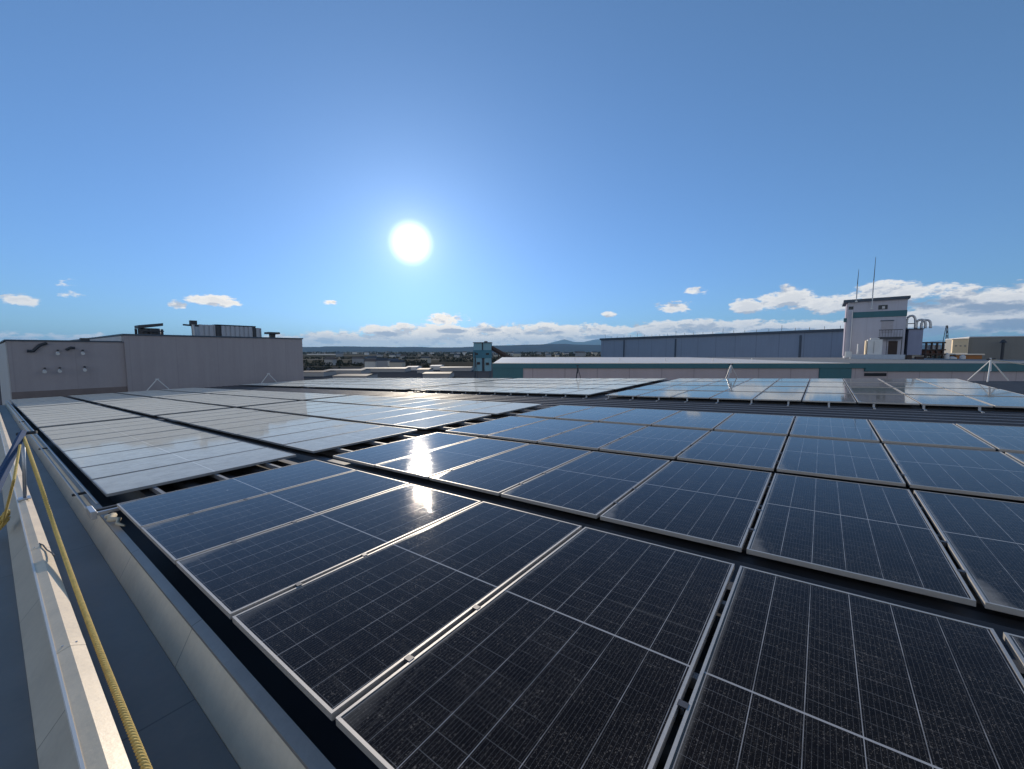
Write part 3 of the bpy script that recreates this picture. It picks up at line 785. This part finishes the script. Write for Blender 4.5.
TB(884.8, 339.1, 886.4, 354.5, -1.5, -1.2, 'balcony_post', DARKSTEEL)
an = rect(tb, 907.6, 329.2, 924.5, 355, 1.0, 8).build('annex', pmat('blue_annex_siding', (.27, .30, .42), .65, 0, .1, .4, 0, .1), t)
rect(tb, 906.6, 328.3, 925.3, 329.1, .8, 8.2).build('annex_roof', DKBLUE, an)
pb = Block(W(907.6, 351, D2).xy, W(924.5, 351, D2 - .5).xy)
pz = an and tb.hit(915, 328.3, 1)[1]
pipe = thing('rooftop_ducts', 'bent pale ducts on the annex roof at right of the tower', 'duct', tb.M @ Matrix.Translation((tb.hit(907, 330, 1)[0], 2, pz)))
for i, (x_, hgt) in enumerate(((.5, 2.4), (1.9, 1.6), (2.6, 1.5))):
    MB().tube(smooth_path([Vector((x_ - .5, 0, .0)), Vector((x_ - .5, 0, hgt * .7)), Vector((x_ - .2, 0, hgt)), Vector((x_ + .4, 0, hgt)), Vector((x_ + .7, 0, hgt * .65)), Vector((x_ + .75, 0, 0))], 5), .2, 8).build('duct', STEEL, pipe, None, 0, True)
MB().box((-.3, -.1, .9), (1.4, .1, 1.05)).build('brace', DARKSTEEL, pipe)
for px, yt, yb, lab in ((858.5, 269.5, 302, 'shorter whip antenna on left part of the tower roof'), (875.5, 257, 309, 'taller whip antenna at middle of the tower roof')):
    x_, zt_ = tb.hit(px, yt, -.6); _, zb_ = tb.hit(px, yb, -.6)
    t2 = thing('whip_antenna', lab, 'antenna', tb.M @ Matrix.Translation((x_, -.6, zb_)), 'antennas on the tower')
    h = zt_ - zb_
    MB().tube([(0, 0, 0), (0, 0, h * .55)], .10, 6).build('mast', STEEL, t2); MB().tube([(0, 0, h * .55), (.05, 0, h)], [.075, .035], 6).build('whip', DARKSTEEL, t2)
    MB().box((-.2, -.1, 0), (.2, .595 if False else .09, .25)).build('bracket', STEEL, t2)
# plant at the tower's foot
pf = Block(*grid_wall(848, 908, D2 - 5))
zr_l = zr
o = rect(pf, 850, 354.6, 905, 364.5, 0, 3).build('plant_plinth', pmat('blue_white_plinth', (.50, .55, .62), .6)); o.matrix_world = pf.M
tag(o, 'low pale plinth wall at the foot of the tower', 'plinth')
t2 = thing('air_handling_unit', 'white boxy air unit standing in front of the tower', 'air unit', pf.M)
rect(pf, 867, 339.5, 883, 354.5, .3, 2.8).build('casing', WHITE, t2)
rect(pf, 865, 340.5, 866.9, 354.5, .4, 2.6).build('end_panel', TAN, t2)
rect(pf, 871, 337.9, 880, 339.4, .8, 2.4).build('top_hood', STEEL, t2)
rect(pf, 873.5, 341, 874.2, 353.5, .22, .29).build('panel_joint', GREYM, t2)
for (x0, y0, x1, y1, mt, lab, nm) in ((857, 344, 859, 354.5, WHITE, 'thin white vent stack left of the air unit', 'vent_stack'), (845, 351.5, 852, 357.5, WHITE, 'white curb block at left foot of the tower', 'curb_block'), (905.8, 355, 912, 364, BROWN, 'dark slatted box right of the pale plinth', 'slatted_box'), (915, 356.5, 924, 364, BROWN, 'second dark slatted box right of the pale plinth', 'slatted_box')):
    q = rect(pf, x0, y0, x1, y1, -.2, 1.2).build(nm, mt); q.matrix_world = pf.M; tag(q, lab, 'plant')
    bmv = bmesh.new(); bmv.from_mesh(q.data); bmesh.ops.bevel(bmv, geom=list(bmv.edges), offset=.06, segments=2, affect='EDGES'); bmv.to_mesh(q.data); bmv.free()

# ---- right background: tan and grey halls, tanks, pipe rack, mast
rb = Block(*grid_wall(951, 1150, 108))
t = thing('tan_grey_hall', 'long grey hall with sunlit tan end block at right picture edge', 'building', rb.M)
rect(rb, 951, 339.5, 967.5, 353, -1, .4).build('end_block', TAN, t)
xa, _ = rb.hit(967.7, 353); _, z_a = rb.hit(1000, 337.2)
MB().box((xa, 0, 0), (rb.L, 26, z_a)).build('wall', GREYM, t)
MB().box((xa, -.2, z_a + .003), (rb.L, 26, z_a + .25)).build('roof_edge', WALLL, t)
for px in (955, 959.5, 964): rect(rb, px - 1, 345.2, px + 1, 346.6, -1.06, -1.003).build('window', pmat('tan_window', (.35, .31, .26), .4), t)
rect(rb, 951, 339.0, 967.6, 339.45, -1.1, .5).build('coping', TAN, t)
tk = Block(W(946, 351, 92).xy, W(1200, 351, 86).xy)
for i, (p0, p1, y0, y1) in enumerate(((946.5, 950, 354, 364), (951.5, 958.5, 357.5, 364), (962.5, 966.5, 356, 364))):
    x0, z1_ = tk.hit(p0, y0); x1_, z0_ = tk.hit(p1, y1); r = (x1_ - x0) / 2
    t2 = thing('storage_tank', ['narrow tall white tank below the tan block', 'wide low white tank below the tan block', 'short white tank at right of the pair below tan block'][i], 'tank', tk.M @ Matrix.Translation(((x0 + x1_) / 2, r, z0_)), 'white tanks')
    MB().tube([(0, 0, 0), (0, 0, z1_ - z0_)], r, 14).build('shell', WHITE, t2, None, 0, False)
    MB().tube([(0, 0, z1_ - z0_ + .002), (0, 0, z1_ - z0_ + .25)], [r * .95, r * .2], 14).build('lid', WALLL, t2)
pr_ = thing('pipe_rack', 'dark brown steel pipe rack between tower and tan block', 'pipe rack', tk.M)
for px in (927, 932.5, 938, 944): rect(tk, px, 341.8, px + .7, 364, .3, .6).build('post', BROWN, pr_)
for y_ in (342, 349.2, 353.5): rect(tk, 925.5, y_, 947, y_ + 1.2, .2, 2.4).build('beam', BROWN, pr_)
rect(tk, 927.5, 349.8, 946, 355.5, .7, 2).build('pipe_bundle', pmat('rusty_pipes', (.14, .06, .04), .7), pr_)
rect(tk, 933, 345, 944, 349, .8, 2).build('pale_vessel', WALLL, pr_)
o = rect(tk, 968, 355.2, 996, 363.5, 3, 5).build('orange_lit_shed', ORANGE); o.matrix_world = tk.M
t2 = thing('orange_lit_shed', 'low shed with orange light painted on its wall and cream roof behind the right tripod', 'shed', tk.M); o.name = 'wall'; o.parent = t2; o.matrix_world = tk.M
rect(tk, 966.5, 353.8, 997, 355.1, 2.6, 5.6).build('roof', CREAM, t2)
t2 = thing('lattice_mast', 'thin dark lattice mast standing left of the tan block', 'mast', W(943.5, 365, 130))
h = W(943.5, 325.5, 130).z - W(943.5, 365, 130).z
for s in ((-.8, -.8), (.8, -.8), (.8, .8), (-.8, .8)): MB().tube([(s[0], s[1], 0), (s[0] * .15, s[1] * .15, h)], .09, 5).build('leg', DARKSTEEL, t2)
for k in range(9):
    f = k / 9; q = 1 - .85 * f; q2 = 1 - .85 * (f + 1 / 9)
    MB().tube([(-.8 * q, -.8 * q, h * f), (.8 * q2, -.8 * q2, h * (f + 1 / 9))], .06, 4).tube([(.8 * q, -.8 * q, h * f), (-.8 * q2, -.8 * q2, h * (f + 1 / 9))], .06, 4).build('lacing', DARKSTEEL, t2)
xg, zg = rb.hit(1001, 344, -.4)
t2 = thing('roof_ventilator', 'small dark ventilator standing before the long grey hall', 'ventilator', rb.M @ Matrix.Translation((xg, -2.0, zg)))
MB().tube([(0, 0, -8), (0, 0, .6)], .28, 8).build('stem', DARKSTEEL, t2); MB().tube([(0, 0, .3), (0, 0, 1.1)], [.7, .2], 10).build('cowl', DARKSTEEL, t2)

# ---- blue silo tower with conveyor
D3 = 120.0
sb = Block(W(473.5, 351, D3).xy, W(491.5, 351, D3).xy)
t = thing('silo_tower', 'tall teal and pale blue batching tower with sloping conveyor on the plain', 'tower', sb.M)
T2 = pmat('deep_teal_sheet', (.03, .17, .25), .5, 0, .2, .3, 0, .1); T3 = pmat('pale_blue_sheet', (.17, .36, .45), .5, 0, .2, .3, 0, .15)
def SB(x0, y0, x1, y1, d0, d1, nm, mat, par=None): return rect(sb, x0, y0, x1, y1, d0, d1).build(nm, mat, par or t)
SB(473.6, 343, 481.8, 350, 0, 5, 'hopper', T3); SB(483.2, 343, 491.2, 350, 0, 5, 'hopper', T3)
SB(481.81, 343, 483.19, 372, .4, 4.8, 'stair_shaft', DKBLUE)
SB(473.3, 350.05, 491.3, 358, -.2, 5.2, 'clad_storey', T2)
SB(473.6, 358.05, 481.8, 371, 0, 5, 'lower_bin', T3); SB(484.6, 358.05, 490.8, 371, 0, 5, 'lower_bin', T3)
SB(473.0, 342.2, 491.6, 342.95, -.3, 5.3, 'roof', DKBLUE)
SB(484, 341.0, 487, 342.15, 1, 3, 'roof_housing', DKBLUE)
for (x0, y0, x1, y1) in ((475, 353, 478, 355), (486, 353, 489, 355), (477, 362, 480, 364.5), (486, 362.5, 489, 365)): SB(x0, y0, x1, y1, -.3, -.21, 'window', WINDOWM)
xa, za = sb.hit(491, 347.5, 2); xb, zb = sb.hit(516, 361.5, 2)
MB().tube([(xa, 2.2, za), (xb, 2.2, zb)], .75, 6).build('conveyor', BROWN, t)
for f in (.35, .7):
    xm, zm = xa + (xb - xa) * f, za + (zb - za) * f
    MB().tube([(xm - .4, 2.2, zm - .5), (xm - .9, 2.2, 0)], .14, 5).tube([(xm + .4, 2.2, zm - .5), (xm + .9, 2.2, 0)], .14, 5).build('trestle', BROWN, t)
SB(474, 371.05, 476, 385, .5, 1, 'leg', DKBLUE); SB(489, 371.05, 491, 385, .5, 1, 'leg', DKBLUE)

# ------------------------------------------------------------------ the town and works on the plain
HOUSEMATS = [(.62, .60, .56), (.40, .39, .38), (.50, .46, .38), (.70, .69, .67), (.30, .31, .33)]
ROOFMATS = [(.10, .105, .12), (.16, .12, .10), (.13, .17, .21), (.07, .075, .085)]
HM = [pmat('house_wall_%d' % i, c, .8, 0, .12, .3) for i, c in enumerate(HOUSEMATS)]
RMT = [pmat('tile_roof_%d' % i, c, .7, 0, .2, .5, spec=.12) for i, c in enumerate(ROOFMATS)]


def gable_house(x, y, w, d, h, rh, rz, hm, rm, name, label, cat, group):
    t = thing(name, label, cat, Matrix.Translation((x, y, 0)) @ Matrix.Rotation(rz, 4, 'Z'), group)
    MB().box((-w / 2, -d / 2, 0), (w / 2, d / 2, h)).build('wall', hm, t)
    e = .35
    MB().hexa([(-w / 2 - e, -d / 2 - e, h + .01), (-w / 2 - e, 0, h + rh - .15), (-w / 2 - e, d / 2 + e, h + .01)],
              [(w / 2 + e, -d / 2 - e, h + .01), (w / 2 + e, 0, h + rh), (w / 2 + e, d / 2 + e, h + .01)]).build('roof', rm, t)
    return t


random.seed(21)
ROOFW = ['dark slate', 'brown', 'blue grey', 'black']; WALLW = ['off white', 'grey', 'beige', 'white', 'dark grey']
for i in range(74):
    y = random.choice((random.uniform(300, 520), random.uniform(600, 1500), random.uniform(1500, 2600)))
    px = random.uniform(306, 606) if i < 58 else random.uniform(925, 1024)
    if px > 490: y = max(y, 900) * random.uniform(1, 1.6)
    p = W(px, 351, y); hi, ri = random.randrange(5), random.randrange(4); k = 1 + (y > 1000) * .5
    gable_house(p.x, y, random.uniform(8, 13) * k, random.uniform(7, 9) * k, random.uniform(4.5, 6.5) * k, random.uniform(1.6, 2.6) * k, random.uniform(-.5, .5), HM[hi], RMT[ri],
                'house', 'tiny far %s house with %s roof in the town on the plain' % (WALLW[hi], ROOFW[ri]), 'house', '%s houses with %s roofs in the far town' % (WALLW[hi], ROOFW[ri]))
SHEDS = [(306, 330, 371.5, 230, 6, 1, 'brown roofed low shed by the corner of the grey building'), (330, 366, 370.5, 250, 7, 2, 'long blue grey shed on the plain right of the grey building'),
         (366, 408, 368.3, 275, 8, 2, 'wide blue grey works hall in middle of the plain'), (409, 419, 366.5, 300, 8, None, 'bright white roofed shed in the middle of the plain'),
         (432, 442, 364.8, 310, 9, None, 'bright white roofed hall right of the bright white shed'), (420, 431, 369, 262, 6, 1, 'low brown shed between the two white roofed sheds'),
         (442, 472, 367, 290, 8, 2, 'long slate blue hall beside the teal batching tower'), (426, 452, 372.5, 215, 5, 0, 'low dark shed close behind the far roof edge'),
         (340, 372, 374.5, 195, 4, 0, 'flat dark shed just above the far roof edge'), (308, 336, 355.8, 1500, 22, None, 'far pale greenhouse block near the horizon left'), (470, 500, 356.5, 1350, 20, None, 'far pale works block near the horizon behind the silo')]
for (p0, p1, ytop, y, h, ri, lab) in SHEDS:
    a, b_ = W(p0, ytop, y), W(p1, ytop, y); w = b_.x - a.x; zt_ = max(3.0, a.z)
    gable_house((a.x + b_.x) / 2, y, w, 16, zt_ * .82, zt_ * .18, 0, HM[1] if ri is not None else HM[3], RMT[ri] if ri is not None else HM[3], 'works_shed', lab, 'shed', 'sheds and halls on the plain')

LEAF = pmat('winter_tree_foliage', (.045, .05, .035), .95, 0, .4, .2, spec=0)


def treeline(name, rows, label):
    rnd = random.Random(5); mb = MB()
    for (p0, p1, y, hmin, hmax) in rows:
        a, b_ = W(p0, 351, y).x, W(p1, 351, y).x; x = a
        while x < b_:
            h = rnd.uniform(hmin, hmax); r = h * rnd.uniform(.35, .6)
            for k in range(10):
                th, ph = rnd.random() * 6.28, rnd.random() * 3.14
                c = Vector((x + math.cos(th) * r * .7 * math.sin(ph), y + math.sin(th) * r * .7, h * .55 + math.cos(ph) * h * .38)); s = r * rnd.uniform(.3, .55)
                n = len(mb.v); vs = [(1, 0, 0), (-1, 0, 0), (0, 1, 0), (0, -1, 0), (0, 0, 1), (0, 0, -1)]
                mb.v += [tuple(c + Vector(v) * s * rnd.uniform(.6, 1.3)) for v in vs]
                for f in ((0, 2, 4), (2, 1, 4), (1, 3, 4), (3, 0, 4), (2, 0, 5), (1, 2, 5), (3, 1, 5), (0, 3, 5)): mb.f.append(tuple(n + q for q in f))
            x += r * rnd.uniform(.6, 1.3) * (3.5 if rnd.random() < .06 else 1)
    o = mb.build(name, LEAF); tag(o, label, 'trees', None, 'stuff')


treeline('treeline', [(300, 520, 700, 2.5, 4.5), (300, 430, 470, 2.5, 4), (306, 420, 380, 2, 3.5), (415, 435, 330, 2.5, 4), (380, 620, 1100, 4, 8), (300, 620, 1900, 6, 11), (300, 340, 290, 2, 3), (925, 1030, 600, 5, 8), (925, 1030, 260, 5, 8), (440, 520, 520, 3, 4.5)], 'dark hedgerow trees running across the distant plain')
MB().quad((-260, 40, .02), (420, 40, .02), (420, 345, .02), (-260, 345, .02)).build('yard', pmat('works_yard_asphalt', (.06, .065, .075), .95, 0, .35, .03, spec=0))['kind'] = 'structure'
